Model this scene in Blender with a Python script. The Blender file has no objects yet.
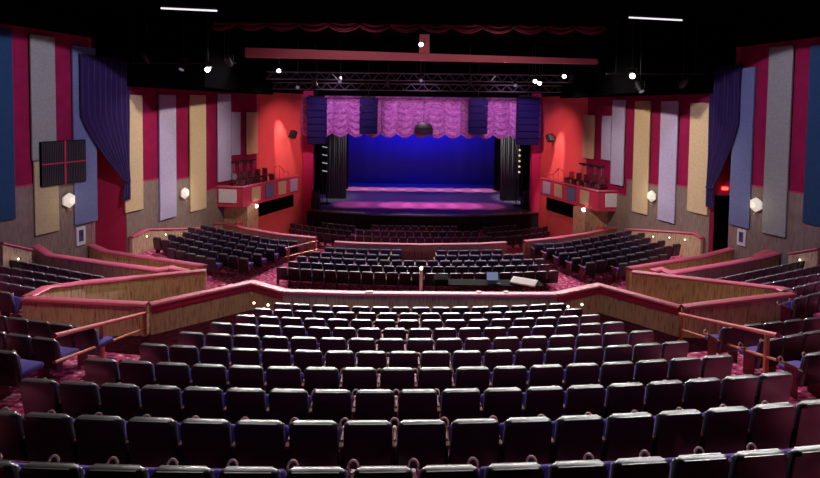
import bpy, bmesh, math, random
from mathutils import Vector, Matrix
random.seed(7)
PI = math.pi
R = math.radians
scene = bpy.context.scene
COL = scene.collection

# ------------------------------------------------------------------ camera
HC = 8.85                      # eye height above the pit floor (m)
F = 489.0                      # focal length in pixels of an 820 px wide frame
PITCH, ROLL = 2.3, 0.70
SHY = -109.4
cam_d = bpy.data.cameras.new('camera')
cam = bpy.data.objects.new('camera', cam_d)
COL.objects.link(cam)
cam_d.sensor_width = 36
cam_d.lens = F / 820 * 36
cam_d.shift_y = SHY / 820
cam_d.clip_end = 300
CR = Matrix.Rotation(R(90 - PITCH), 3, 'X') @ Matrix.Rotation(R(ROLL), 3, 'Z')
cam.location = (0, 0, HC)
cam.rotation_euler = CR.to_euler()
scene.camera = cam
scene.view_settings.view_transform = 'Standard'
scene.view_settings.look = 'None'
scene.view_settings.gamma = 1
scene.view_settings.use_curve_mapping = False
scene.view_settings.exposure = 0.0
scene.cycles.use_denoising = True
scene.cycles.max_bounces = 6
scene.cycles.diffuse_bounces = 3
scene.cycles.sample_clamp_indirect = 4


def ray(px, py):
    return CR @ Vector(((px - 410) / F, (-(py - 239) + SHY) / F, -1))


def atY(px, py, Y):            # measured pixel -> surveyed point on the plane Y
    d = ray(px, py); t = Y / d.y
    return Vector((d.x * t, Y, HC + d.z * t))


def atZ(px, py, z):
    d = ray(px, py); t = (z - HC) / d.z
    return Vector((d.x * t, d.y * t, z))


SL = 0.327                     # the side walls close in towards the stage


def wallx(side, Y):
    return -21.083 + SL * Y if side < 0 else 21.933 - SL * Y


def onwall(px, py, side):
    d = ray(px, py)
    t = -21.083 / (d.x - SL * d.y) if side < 0 else 21.933 / (d.x + SL * d.y)
    return Vector((d.x * t, d.y * t, HC + d.z * t))


# ------------------------------------------------------------------ materials
def mat(name, col, rough=0.6, spec=0.5, metal=0.0, emit=None, estr=0.0, sheen=0.0, coat=0.0):
    m = bpy.data.materials.new(name); m.use_nodes = True
    b = m.node_tree.nodes['Principled BSDF']
    b.inputs['Base Color'].default_value = (*col, 1)
    b.inputs['Roughness'].default_value = rough
    b.inputs['Specular IOR Level'].default_value = spec
    b.inputs['Metallic'].default_value = metal
    b.inputs['Coat Weight'].default_value = coat
    b.inputs['Sheen Weight'].default_value = sheen
    if emit:
        b.inputs['Emission Color'].default_value = (*emit, 1)
        b.inputs['Emission Strength'].default_value = estr
    return m


def noisy(m, cols, scale=(1, 1, 1), nscale=8, detail=3, stops=None, bump=0.0, kind='noise'):
    """procedural colour variation driven by object-space noise"""
    nt = m.node_tree; n = nt.nodes; L = nt.links
    b = n['Principled BSDF']
    tc = n.new('ShaderNodeTexCoord'); mp = n.new('ShaderNodeMapping')
    mp.inputs['Scale'].default_value = scale
    L.new(tc.outputs['Object'], mp.inputs['Vector'])
    if kind == 'noise':
        t = n.new('ShaderNodeTexNoise'); t.inputs['Scale'].default_value = nscale
        t.inputs['Detail'].default_value = detail; out = t.outputs['Fac']
    elif kind == 'voronoi':
        t = n.new('ShaderNodeTexVoronoi'); t.inputs['Scale'].default_value = nscale; out = t.outputs['Distance']
    else:
        t = n.new('ShaderNodeTexWave'); t.inputs['Scale'].default_value = nscale
        t.inputs['Distortion'].default_value = 3; out = t.outputs['Fac']
    L.new(mp.outputs['Vector'], t.inputs['Vector'])
    r = n.new('ShaderNodeValToRGB')
    stops = stops or [0.3 + 0.4 * i / (len(cols) - 1) for i in range(len(cols))]
    e = r.color_ramp.elements
    while len(e) < len(cols): e.new(0.5)
    for k, (s, c) in enumerate(zip(stops, cols)):
        e[k].position = s; e[k].color = (*c, 1)
    L.new(out, r.inputs['Fac']); L.new(r.outputs['Color'], b.inputs['Base Color'])
    if bump:
        bp = n.new('ShaderNodeBump'); bp.inputs['Strength'].default_value = bump
        bp.inputs['Distance'].default_value = 0.02
        L.new(out, bp.inputs['Height']); L.new(bp.outputs['Normal'], b.inputs['Normal'])
    return m


def panel_fabric(name, col):
    m = mat(name, col, 0.85, 0.15)
    d = tuple(c * 0.72 for c in col)
    return noisy(m, [d, col], (1, 1, 1), 22, 1, [0.15, 0.6], 0.2, 'voronoi')


M = {}
M['carpet'] = noisy(mat('carpet', (.4, .03, .12), 0.95, 0.1),
                    [(.09, .01, .05), (.44, .035, .13), (.60, .09, .22), (.90, .50, .58)],
                    (1, 2.0, 1), 6.5, 4, [.36, .46, .56, .66])
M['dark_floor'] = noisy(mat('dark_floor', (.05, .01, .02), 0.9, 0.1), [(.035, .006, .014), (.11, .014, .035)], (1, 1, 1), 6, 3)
M['wood'] = noisy(mat('parapet_wood', (.3, .17, .09), 0.55, 0.3),
                  [(.17, .10, .055), (.48, .34, .20), (.58, .43, .27)], (14, 14, 1.6), 1.7, 5, [.28, .46, .70])
M['cap'] = mat('cap_paint', (.44, .075, .125), 0.5, 0.35)
M['fascia'] = mat('fascia_paint', (.40, .02, .07), 0.45, 0.5)
M['crimson'] = noisy(mat('crimson_wall', (.3, .012, .05), 0.9, 0.1),
                     [(.20, .008, .045), (.25, .010, .058)], (1, 1, 1), 2, 3)
M['redwall'] = noisy(mat('red_plaster_wall', (.6, .04, .06), 0.7, 0.2),
                     [(.58, .085, .085), (.66, .105, .10)], (1, 1, 1), .8, 3)
M['wainscot'] = noisy(mat('wainscot_taupe', (.2, .15, .12), 0.85, 0.15),
                      [(.15, .11, .09), (.24, .19, .155)], (7, 7, .8), 3, 4)
M['beige'] = panel_fabric('panel_beige', (.54, .43, .24))
M['lavender'] = panel_fabric('panel_lavender', (.40, .37, .50))
M['silver'] = panel_fabric('panel_silver', (.26, .28, .25))
M['silver_warmlit'] = panel_fabric('panel_silver_warmlit', (.42, .37, .20))  # same silver fabric with warm sconce light put into its colour
M['blue'] = panel_fabric('panel_blue', (.018, .055, .12))
M['slate'] = panel_fabric('panel_slate_blue', (.13, .16, .29))
M['white_panel'] = panel_fabric('panel_white', (.72, .72, .74))
M['black'] = mat('black_paint', (.0022, .0022, .0026), 0.95, 0.0)
M['velour'] = noisy(mat('black_velour', (.02, .02, .024), 0.95, 0.1), [(.014, .014, .017), (.03, .03, .034)], (3, 3, .3), 3, 2)
M['grey_drape'] = mat('grey_drape', (.15, .15, .16), 0.9, 0.1)
M['purple_drape'] = mat('purple_drape', (.022, .011, .066), 0.85, 0.1, sheen=.1)
M['valance'] = noisy(mat('valance_satin', (.5, .2, .5), 0.45, 0.5), [(.26, .08, .30), (.52, .20, .50), (.66, .33, .62)],
                     (1.3, 1, 3.2), 4, 5, [.34, .5, .68], 0.5)
M['maroon'] = mat('maroon_valance', (.16, .02, .045), 0.7, 0.2, sheen=.2)
M['cyc'] = mat('blue_backdrop_cloth', (.10, .12, .62), 0.95, 0.0)
M['deck'] = noisy(mat('stage_deck', (.3, .25, .32), 0.42, 0.4), [(.24, .20, .27), (.34, .29, .36)], (1, 1, 1), 5, 4)
M['metal'] = mat('dark_metal', (.022, .022, .024), 0.5, 0.4, 0.3)
M['alu'] = mat('truss_aluminium', (.16, .17, .18), 0.38, 0.5, 0.9)
M['shell'] = mat('seat_black_vinyl', (.016, .016, .016), 0.28, 0.8)
M['rim_shine'] = mat('seat_top_shine', (.10, .098, .098), 0.32, 1.0)  # highlight painted as a lighter grey along the black seat tops
M['purple'] = noisy(mat('seat_purple_fabric', (.12, .07, .42), 0.85, 0.2), [(.095, .06, .28), (.135, .09, .38)], (1, 1, 1), 30, 2)
M['arm'] = noisy(mat('armrest_wood', (.3, .1, .06), 0.5, 0.4), [(.20, .06, .035), (.30, .10, .055)], (8, 1, 8), 4, 3)
M['holder'] = mat('cup_holder_tan', (.72, .50, .32), 0.45, 0.4)
M['standard'] = mat('seat_standard', (.16, .03, .035), 0.5, 0.4)
M['endpanel'] = mat('aisle_end_panel', (.60, .40, .33), 0.5, 0.4)
M['rail'] = mat('handrail_rose', (.60, .13, .13), 0.35, 0.5)
M['post'] = mat('copper_post', (.55, .19, .09), 0.35, 0.5, 0.3)
M['speaker'] = noisy(mat('speaker_cloth_bluelit', (.01, .01, .08), 0.7, 0.2), [(.008, .008, .06), (.014, .014, .10)], (1, 1, 1), 40, 2)  # blue cast of the stage light mixed into the cloth colour
M['speaker_black'] = mat('speaker_black', (.012, .012, .014), 0.55, 0.4)
M['lens'] = mat('lamp_lens', (1, .95, .85), 0.3, 0.5, emit=(1, .93, .80), estr=14)
M['coldlens'] = mat('cold_lens', (.3, .4, .5), 0.2, 0.5, emit=(.7, .85, 1), estr=.12)
M['glass'] = mat('sconce_glass', (.55, .52, .45), 0.3, 0.5, emit=(1, .93, .78), estr=.42)
M['brass'] = mat('brass', (.5, .32, .12), 0.35, 0.5, 0.8)
M['dot'] = mat('step_light', (1, .8, .5), 0.4, 0.5, emit=(1, .82, .55), estr=5)
M['tubelight'] = mat('fluorescent_tube', (1, 1, 1), 0.4, 0.5, emit=(.95, .97, 1), estr=1.0)
M['exit'] = mat('exit_red', (.9, .05, .05), 0.5, 0.5, emit=(1, .08, .05), estr=3)
M['paper'] = mat('white_paper', (.92, .90, .86), 0.8, 0.2)
M['screen'] = mat('screen_blue', (.15, .2, .35), 0.3, 0.5, emit=(.35, .45, .8), estr=.35)
M['frame'] = mat('frame_white', (.55, .52, .55), 0.5, 0.4)
M['print_dark'] = mat('print_dark', (.05, .05, .10), 0.6, 0.3)
M['chair'] = mat('box_chair_black', (.018, .017, .018), 0.4, 0.5)
M['chrome'] = mat('chrome', (.55, .5, .5), 0.25, 0.5, 0.9)
M['grille'] = mat('vent_grille', (.035, .033, .04), 0.6, 0.3)
M['redbeam'] = mat('red_beam_paint', (.50, .15, .18), 0.6, 0.3)
M['table'] = mat('table_black', (.012, .012, .013), 0.85, 0.1)
M['boxred'] = mat('box_front_red', (.52, .045, .10), 0.6, 0.3)
M['magenta'] = mat('magenta_pilaster', (.60, .03, .16), 0.6, 0.3)


# ------------------------------------------------------------------ mesh builder
class MB:
    def __init__(s):
        s.bm = bmesh.new(); s.mi = 0

    def _tag(s, n0):
        s.bm.faces.ensure_lookup_table()
        for i in range(n0, len(s.bm.faces)): s.bm.faces[i].material_index = s.mi

    def box(s, c, size, rot=None, bevel=0.0, seg=2):
        n0 = len(s.bm.faces)
        r = bmesh.ops.create_cube(s.bm, size=1)
        vs = r['verts']
        bmesh.ops.scale(s.bm, vec=size, verts=vs)
        if bevel:
            es = list({e for v in vs for e in v.link_edges})
            bb = bmesh.ops.bevel(s.bm, geom=es, offset=bevel, segments=seg, profile=.5, affect='EDGES')
            vs = list({v for f in bb['faces'] for v in f.verts} | {v for v in vs if v.is_valid})
        if rot is not None:
            m = rot if isinstance(rot, Matrix) else Matrix.Rotation(rot, 3, 'Z')
            bmesh.ops.rotate(s.bm, cent=(0, 0, 0), matrix=m, verts=vs)
        bmesh.ops.translate(s.bm, vec=c, verts=vs)
        s._tag(min(n0, len(s.bm.faces)))
        return s

    def prism(s, poly, z0, z1):
        """vertical prism; z0/z1 numbers or per-vertex lists"""
        n = len(poly); n0 = len(s.bm.faces)
        z0 = z0 if isinstance(z0, (list, tuple)) else [z0] * n
        z1 = z1 if isinstance(z1, (list, tuple)) else [z1] * n
        a = [s.bm.verts.new((p[0], p[1], z)) for p, z in zip(poly, z0)]
        b = [s.bm.verts.new((p[0], p[1], z)) for p, z in zip(poly, z1)]
        s.bm.faces.new(a[::-1]); s.bm.faces.new(b)
        for i in range(n):
            j = (i + 1) % n
            s.bm.faces.new((a[i], a[j], b[j], b[i]))
        s._tag(n0); return s

    def tube(s, pts, r, seg=8, closed=False):
        n0 = len(s.bm.faces)
        pts = [Vector(p) for p in pts]; n = len(pts)
        rings = []
        for i, p in enumerate(pts):
            if closed: d = pts[(i + 1) % n] - pts[i - 1]
            else: d = pts[min(i + 1, n - 1)] - pts[max(i - 1, 0)]
            d.normalize()
            up = Vector((0, 0, 1)) if abs(d.z) < .9 else Vector((1, 0, 0))
            a = d.cross(up).normalized(); b = a.cross(d).normalized()
            rr = r[i] if isinstance(r, (list, tuple)) else r
            rings.append([s.bm.verts.new(p + a * rr * math.cos(2 * PI * k / seg) + b * rr * math.sin(2 * PI * k / seg)) for k in range(seg)])
        m = n if closed else n - 1
        for i in range(m):
            q, w = rings[i], rings[(i + 1) % n]
            for k in range(seg):
                s.bm.faces.new((q[k], q[(k + 1) % seg], w[(k + 1) % seg], w[k]))
        if not closed:
            s.bm.faces.new(rings[0][::-1]); s.bm.faces.new(rings[-1])
        s._tag(n0); return s

    def grid(s, rows, closed=False):
        n0 = len(s.bm.faces)
        vs = [[s.bm.verts.new(p) for p in r] for r in rows]
        for i in range(len(vs) - 1):
            a, b = vs[i], vs[i + 1]
            for k in range(len(a) - (0 if closed else 1)):
                j = (k + 1) % len(a)
                s.bm.faces.new((a[k], a[j], b[j], b[k]))
        s._tag(n0); return vs

    def sphere(s, c, r, sx=1, sy=1, sz=1, seg=12):
        n0 = len(s.bm.faces)
        q = bmesh.ops.create_uvsphere(s.bm, u_segments=seg, v_segments=max(6, seg // 2), radius=r)
        bmesh.ops.scale(s.bm, vec=(sx, sy, sz), verts=q['verts'])
        bmesh.ops.translate(s.bm, vec=c, verts=q['verts'])
        s._tag(n0); return s

    def sweep(s, pts, prof):
        """sweep a closed (lateral, vertical) profile along a polyline with mitred corners"""
        n0 = len(s.bm.faces)
        pts = [Vector(p) for p in pts]; n = len(pts); rings = []
        for i, p in enumerate(pts):
            d0 = (pts[i] - pts[i - 1]).xy.normalized() if i else None
            d1 = (pts[i + 1] - pts[i]).xy.normalized() if i < n - 1 else None
            d0 = d0 or d1; d1 = d1 or d0
            n0_ = Vector((-d0.y, d0.x)); n1_ = Vector((-d1.y, d1.x))
            m = (n0_ + n1_)
            m = m.normalized() if m.length > 1e-4 else n0_
            k = 1 / max(.45, m.dot(n0_))
            rings.append([s.bm.verts.new((p.x + m.x * u * k, p.y + m.y * u * k, p.z + w)) for u, w in prof])
        q = len(prof)
        for i in range(n - 1):
            for k in range(q):
                j = (k + 1) % q
                s.bm.faces.new((rings[i][k], rings[i + 1][k], rings[i + 1][j], rings[i][j]))
        s.bm.faces.new(rings[0]); s.bm.faces.new(rings[-1][::-1])
        s._tag(n0); return s

    def build(s, name, mats, parent=None, smooth=False, origin='base'):
        bm = s.bm
        bmesh.ops.recalc_face_normals(bm, faces=bm.faces[:])
        if parent is not None:
            off = Vector((0, 0, 0)); q = parent
            while q is not None: off += q.location; q = q.parent
        elif origin == 'base' and len(bm.verts):
            xs = [v.co for v in bm.verts]
            lo = Vector([min(c[i] for c in xs) for i in range(3)]); hi = Vector([max(c[i] for c in xs) for i in range(3)])
            off = Vector(((lo.x + hi.x) / 2, (lo.y + hi.y) / 2, lo.z))
        else:
            off = Vector((0, 0, 0))
        bmesh.ops.translate(bm, vec=-off, verts=bm.verts[:])
        me = bpy.data.meshes.new(name); bm.to_mesh(me); bm.free()
        for m in (mats if isinstance(mats, (list, tuple)) else [mats]): me.materials.append(m)
        if smooth:
            for p in me.polygons: p.use_smooth = True
            try: me.set_sharp_from_angle(angle=R(40))
            except Exception: pass
        o = bpy.data.objects.new(name, me); COL.objects.link(o)
        if parent is not None: o.parent = parent
        else: o.location = off
        return o


def empty(name, loc):
    o = bpy.data.objects.new(name, None); COL.objects.link(o); o.location = loc
    o.empty_display_size = .1
    return o


def tag(o, label=None, cat=None, group=None, kind=None):
    if label: o['label'] = label
    if cat: o['category'] = cat
    if group: o['group'] = group
    if kind: o['kind'] = kind
    return o


def struct(o): o['kind'] = 'structure'; return o


def thing(name, loc, label, cat, group=None): return tag(empty(name, loc), label, cat, group)


def copy_tree(o, parent=None):
    c = o.copy(); COL.objects.link(c); c.parent = parent
    for ch in list(o.children): copy_tree(ch, c)
    return c


ORD = ['first', 'second', 'third', 'fourth', 'fifth', 'sixth', 'seventh', 'eighth', 'ninth', 'tenth', 'eleventh', 'twelfth',
       'thirteenth', 'fourteenth', 'fifteenth', 'sixteenth', 'seventeenth', 'eighteenth', 'nineteenth', 'twentieth',
       'twenty-first', 'twenty-second', 'twenty-third', 'twenty-fourth']


# ------------------------------------------------------------------ lights
def spot(name, loc, target, col, watts, angle=50, blend=.5, radius=.12):
    d = bpy.data.lights.new(name, 'SPOT'); d.energy = watts; d.color = col
    d.spot_size = R(angle); d.spot_blend = blend; d.shadow_soft_size = radius
    o = bpy.data.objects.new(name, d); COL.objects.link(o); o.location = loc
    o.rotation_euler = (Vector(target) - Vector(loc)).to_track_quat('-Z', 'Y').to_euler()
    return o


def point(name, loc, col, watts, radius=.08):
    d = bpy.data.lights.new(name, 'POINT'); d.energy = watts; d.color = col; d.shadow_soft_size = radius
    o = bpy.data.objects.new(name, d); COL.objects.link(o); o.location = loc
    return o


# ------------------------------------------------------------------ the seat
def outline(hwt, hwb, zt, zb, r):
    p = [(-hwb, zb), (hwb, zb)]
    for k in range(6):
        a = PI / 2 * k / 5
        p.append((hwt - r + r * math.cos(a), zt - r + r * math.sin(a)))
    for k in range(6):
        a = PI / 2 + PI / 2 * k / 5
        p.append((-hwt + r + r * math.cos(a), zt - r + r * math.sin(a)))
    return p


def slab(mb, poly, y0, y1, bev, seg):
    """upright slab from an (x,z) outline between depths y0 and y1, with rounded rims"""
    bm = mb.bm; n0 = len(bm.faces)
    a = [bm.verts.new((x, y0, z)) for x, z in poly]
    b = [bm.verts.new((x, y1, z)) for x, z in poly]
    f0 = bm.faces.new(a); f1 = bm.faces.new(b[::-1])
    n = len(poly)
    for i in range(n):
        j = (i + 1) % n
        bm.faces.new((a[i], b[i], b[j], a[j]))
    if bev:
        es = list(set(f0.edges) | set(f1.edges))
        bmesh.ops.bevel(bm, geom=es, offset=bev, segments=seg, profile=.5, affect='EDGES')
    for v in bm.verts:
        v.co.y += (0.88 - v.co.z) * .15 + v.co.x ** 2 * .45
    bm.faces.ensure_lookup_table()


SW = .545                      # seat pitch


def make_seat(down=False):
    root = empty('theatre_seat', (0, 0, 0))
    m = MB(); slab(m, outline(.240, .262, .88, .30, .05), -.03, .05, .034, 4)
    m.bm.normal_update()
    bmesh.ops.recalc_face_normals(m.bm, faces=m.bm.faces[:])
    for f in m.bm.faces:                       # lighter grey stands in for the shine on the top edge
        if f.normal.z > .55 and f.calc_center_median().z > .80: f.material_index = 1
    m.build('back_shell', [M['shell'], M['rim_shine']], root, True)
    m = MB(); slab(m, outline(.215, .225, .835, .36, .07), .051, .10, .022, 2)
    m.build('back_cushion', M['purple'], root, True)
    m = MB(); m.box((0, 0, 0), (.46, .38, .10), None, .046, 4)
    if down:
        bmesh.ops.translate(m.bm, vec=(0, .34, .45), verts=m.bm.verts[:])
    else:
        bmesh.ops.rotate(m.bm, cent=(0, 0, 0), matrix=Matrix.Rotation(R(66), 3, 'X'), verts=m.bm.verts[:])
        bmesh.ops.translate(m.bm, vec=(0, .30, .445), verts=m.bm.verts[:])
    m.build('seat_cushion', M['purple'], root, True)
    m = MB(); m.box((-SW / 2, .24, .575), (.045, .36, .035), None, .012, 2)
    arm = m.build('armrest', M['arm'], root, True)
    m = MB()
    ring = [(-SW / 2 + .045 * math.cos(a), -.075 + .5 + .02 * math.sin(a), .60 + .052 * math.sin(a)) for a in [2 * PI * k / 14 for k in range(14)]]
    m.tube(ring, .012, 6, True)
    m.build('cup_holder', M['holder'], arm, True)
    m = MB(); m.box((-SW / 2, .25, .31), (.035, .22, .60), None, .01, 1); m.box((-SW / 2, .25, .015), (.07, .30, .03))
    m.build('standard', M['standard'], root)
    return root


PROTO = {False: make_seat(), True: make_seat(True)}
USED = {False: False, True: False}
N_SEAT = [0]


def place_seat(x, y, z, ang, label, group, s=1.0, down=False):
    if not USED[down]: o = PROTO[down]; USED[down] = True
    else: o = copy_tree(PROTO[down])
    o.location = (x, y, z); o.rotation_euler = (0, 0, ang); o.scale = (s, 1, 1)
    tag(o, label, 'seat', group); N_SEAT[0] += 1
    return o


# centre back block: ten curved rows, (seats, left px, right px) of the top rim
ROWS = [(14, -50, 848), (17, -32, 843), (19, 16, 796), (18, 81, 736), (18, 137, 691),
        (17, 176, 656), (17, 208, 626), (16, 234, 602), (16, 252, 584), (15, 272, 567)]
ROWN = ['nearest row of the central block', 'second-nearest row of the central block', 'third-nearest row of the central block', 'fourth-nearest row of the central block', 'fifth-nearest row of the central block', 'sixth-nearest row of the central block',
        'seventh-nearest row of the central block', 'third row behind the middle parapet', 'second row behind the middle parapet', 'row right behind the middle parapet']


def row_par(k):
    D = 4.05 + 1.033 * k
    P = ray(410, 110 + F * (2.96 + .2711 * k) / D) * D
    Y0 = P.y + .03; zt = HC + P.z - .01 - .045 * (1 - k / 9)
    u = k / 9
    return Y0, zt, .012 + .006 * u, .040 - .025 * u


def row_y(k, x):
    Y0, zt, a, b = row_par(k)
    return Y0 + b * x + a * x * x


def row_x(k, px):
    Y0, zt, a, b = row_par(k); x = 0
    for _ in range(8):
        Y = row_y(k, x); d = ray(px, 110)
        # height-aware: the rim point at depth Y and height zt
        lo, hi = -14, 14
        for _ in range(40):
            mid = (lo + hi) / 2
            v = CR.transposed() @ Vector((mid, Y, zt - HC))
            if 410 + F * v.x / -v.z < px: lo = mid
            else: hi = mid
        x = (lo + hi) / 2
    return x


for k, (n, pl, pr) in enumerate(ROWS):
    xl, xr = row_x(k, pl), row_x(k, pr)
    zt = row_par(k)[1]
    w = (xr - xl) / n
    for i in range(n):
        x = xl + w * (i + .5); y = row_y(k, x)
        _, _, a, b = row_par(k)
        ang = math.atan(b + 2 * a * x)
        place_seat(x, y, zt - .88, ang, 'black theatre seat, %s from left in the %s' % (ORD[i], ROWN[k]),
                   'seats of the central rear block', w / SW / math.cos(ang))

# near side blocks beside the aisles: (start px,py of rim at aisle end, depth, far px,py, seats)
def block_row(side, p0, Y0, p1, n, rown, blockn, group):
    a = atY(p0[0], p0[1], Y0); b = atZ(p1[0], p1[1], a.z)
    d = (b - a); d.z = 0; d.normalize()
    ang = math.atan2(d.y, d.x)
    if side < 0: ang -= PI
    ang = (ang + PI) % (2 * PI) - PI
    for i in range(n):
        p = a + d * SW * (i + .5)
        if abs(p.x) > abs(wallx(side, p.y)) - .45: break
        place_seat(p.x, p.y, a.z - .88, ang, 'black theatre seat, %s from aisle, %s of the %s' % (ORD[i], rown, blockn), group, 1.0, i == 0 and 'handrail' in blockn)
        LASTP[0] = p
    return a, d


LASTP = [None]
SIDEROWS = []
for side, rows in ((-1, [((94, 329.5), 9.2, (2, 317), 5), ((55, 341), 8.1, (-40, 328), 3), ((14, 354), 7.05, (-90, 340), 2)]),
                   (1, [((723, 328.5), 10.0, (812, 319), 6), ((763, 341.5), 8.85, (813, 333), 4), ((808, 356), 7.75, (880, 344), 2)])):
    nm = 'block by the left handrail' if side < 0 else 'block by the right handrail'
    for j, (p0, Y0, p1, n) in enumerate(rows):
        a, d = block_row(side, p0, Y0, p1, n, ['front row', 'second row', 'third row'][j], nm, 'seats of the near side blocks')
        SIDEROWS.append((side, a, d, n))

# side terraces further off, rows climbing towards the side walls
TERR = []
for side, rows in ((1, [((716, 279.5), 16.3, (820, 257.5), 12), ((746, 281.5), 15.4, (820, 265.5), 9), ((762, 284.5), 14.4, (820, 274), 7),
                        ((783, 291), 13.4, (820, 282), 5), ((797, 299), 12.4, (820, 293), 3)]),
                   (-1, [((103, 277), 16.0, (10, 259.8), 12), ((80, 280), 15.2, (5, 267), 9), ((60, 284), 14.4, (4, 275), 6),
                         ((34, 288.6), 13.6, (4, 283), 4), ((9, 293.5), 12.6, (-14, 289.5), 2)])):
    nm = 'left terrace' if side < 0 else 'right terrace'
    for j, (p0, Y0, p1, n) in enumerate(rows):
        a, d = block_row(side, p0, Y0, p1, n, ['farthest row', 'second-farthest row', 'third-farthest row', 'fourth-farthest row', 'nearest row'][j], nm,
                         'seats of the side terraces')
        TERR.append((side, a, d, n))


# orchestra: arcs around the stage
ZO = 1.08                      # orchestra floor level


def orc_y(Y0, x): return Y0 + .0148 * (x - .4) ** 2


def orc_floor(x, Y):
    c = x - .4
    z = ZO
    if abs(c) > 7.6: z += .11 * (abs(c) - 7.6)
    return z


ORC = [(20.4, -5.76, 6.57), (21.28, -5.45, 6.45), (22.14, -5.25, 6.4), (22.98, -4.75, 5.6), (23.8, -4.2, 4.7)]
FAR = []                                    # the many small seats of one kind
for j, (Y0, xl, xr) in enumerate(ORC):
    n = round((xr - xl) / SW); w = (xr - xl) / n
    for i in range(n):
        x = xl + w * (i + .5)
        if j >= 3 and -.15 < x < 1.15: continue
        ang = math.atan(2 * .0148 * (x - .4)); y = orc_y(Y0, x)
        if j < 2:
            place_seat(x, y, orc_floor(x, y), ang, 'small black seat, %s from left in the %s before the control table' %
                       (ORD[i], ['rearmost orchestra row', 'next orchestra row'][j]), 'seats of the middle orchestra block')
        else:
            FAR.append((x, y, orc_floor(x, y), ang))
# side orchestra blocks
for side in (-1, 1):
    for j in range(6):
        Y0 = 20.3 + .86 * j
        x = .4 + side * (8.3 - .38 * j + (0 if j else .9))
        k = 0
        while True:
            y = orc_y(Y0, x); lim = abs(wallx(side, y)) - 1.0
            if abs(x) > lim: break
            if j == 0 and k > 4: break
            FAR.append((x, y, orc_floor(x, y), math.atan(2 * .0148 * (x - .4)) * 1.15))
            x += side * SW * .955; k += 1
# pit rows in front of the stage
for j, (Y0, xl, xr) in enumerate([(30.6, -3.9, 5.2), (32.1, -3.5, 4.9), (33.6, -2.6, 3.5)]):
    n = round((xr - xl) / SW)
    for i in range(n):
        x = xl + SW * (i + .5)
        if j == 1 and i % 9 == 4 and False: continue
        FAR.append((x, orc_y(Y0, x) - .2, 0.0, math.atan(2 * .0148 * (x - .4))))
for side in (-1, 1):
    for j, (Y0, x0, x1) in enumerate([(29.9, 4.9, 8.6), (31.2, 4.7, 9.2), (32.6, 4.6, 6.8)]):
        x = x0
        while x < x1:
            X = .7 + side * x
            FAR.append((X, Y0 + .035 * (x - .3) ** 2, 0.0, side * 2 * .035 * (x - .3)))
            x += SW * .93


def far_seat(mb, x, y, z, ang):
    rot = Matrix.Rotation(ang, 3, 'Z'); o = Vector((x, y, z))
    def place(v0):
        vs = [v for v in mb.bm.verts if v.index == -1]
    # back: bevelled slab, lower cushion, pedestal
    mb.mi = 0
    def hexa(c, sx, sy, sz, tx=0.0):
        n0 = len(mb.bm.faces)
        vs = []
        for dz in (-1, 1):
            for dx, dy in ((-1, -1), (1, -1), (1, 1), (-1, 1)):
                k = 1 - (.07 if dz > 0 else 0)
                p = Vector((c[0] + dx * sx / 2 * k, c[1] + dy * sy / 2 - (tx if dz > 0 else 0), c[2] + dz * sz / 2))
                vs.append(mb.bm.verts.new(rot @ p + o))
        for f in ((3, 2, 1, 0), (4, 5, 6, 7), (0, 1, 5, 4), (1, 2, 6, 5), (2, 3, 7, 6), (3, 0, 4, 7)):
            mb.bm.faces.new([vs[i] for i in f])
        mb._tag(n0)
    hexa((0, .05, .56), .50, .07, .56, .09)
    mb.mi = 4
    hexa((0, .02, .857), .46, .085, .046, .02)  # top strip in the grey that imitates the rim highlight
    mb.mi = 1
    hexa((0, .09, .60), .44, .05, .44, .08)
    hexa((0, .34, .50), .46, .28, .12)
    mb.mi = 2
    hexa((-SW / 2, .25, .31), .035, .22, .62)
    mb.mi = 3
    hexa((-SW / 2, .30, .62), .05, .40, .035)
    mb.mi = 0


mb = MB()
for p in FAR: far_seat(mb, *p)
o = mb.build('theatre_seating', [M['shell'], M['purple'], M['standard'], M['arm'], M['rim_shine']])
tag(o, 'rest of the small black theatre seats in curved rows nearer the stage', 'seats', None, 'stuff')
print('seats', N_SEAT[0], 'far', len(FAR))

# ------------------------------------------------------------------ floors
def slabfloor(name, poly, z0, z1, m):
    b = MB(); b.prism(poly, z0, z1); return struct(b.build(name, m))


slabfloor('floor', [(-16, 27.0), (17, 27.0), (17, 37.5), (-16, 37.5)], -.3, 0, M['carpet'])
slabfloor('floor', [(-17, 10.5), (18, 10.5), (18, 25.4), (13, 26.9), (5.6, 25.55), (-4.6, 25.55), (-12, 26.9), (-17, 25.4)], -.3, ZO, M['carpet'])
# side orchestra floors rising to the walls
for side in (-1, 1):
    b = MB()
    rows = []
    for Y in (17.6, 20, 22, 24, 26, 27.6, 29.2):
        r = []
        for c in (7.6, 9.5, 11.5, 14.5):
            x = .4 + side * c; ymax = 25.9 + .52 * (c - 5)
            yy = min(Y, ymax)
            r.append((x, yy, orc_floor(x, yy) + .004))
        rows.append(r)
    b.grid(rows)
    struct(b.build('floor', M['carpet']))
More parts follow.
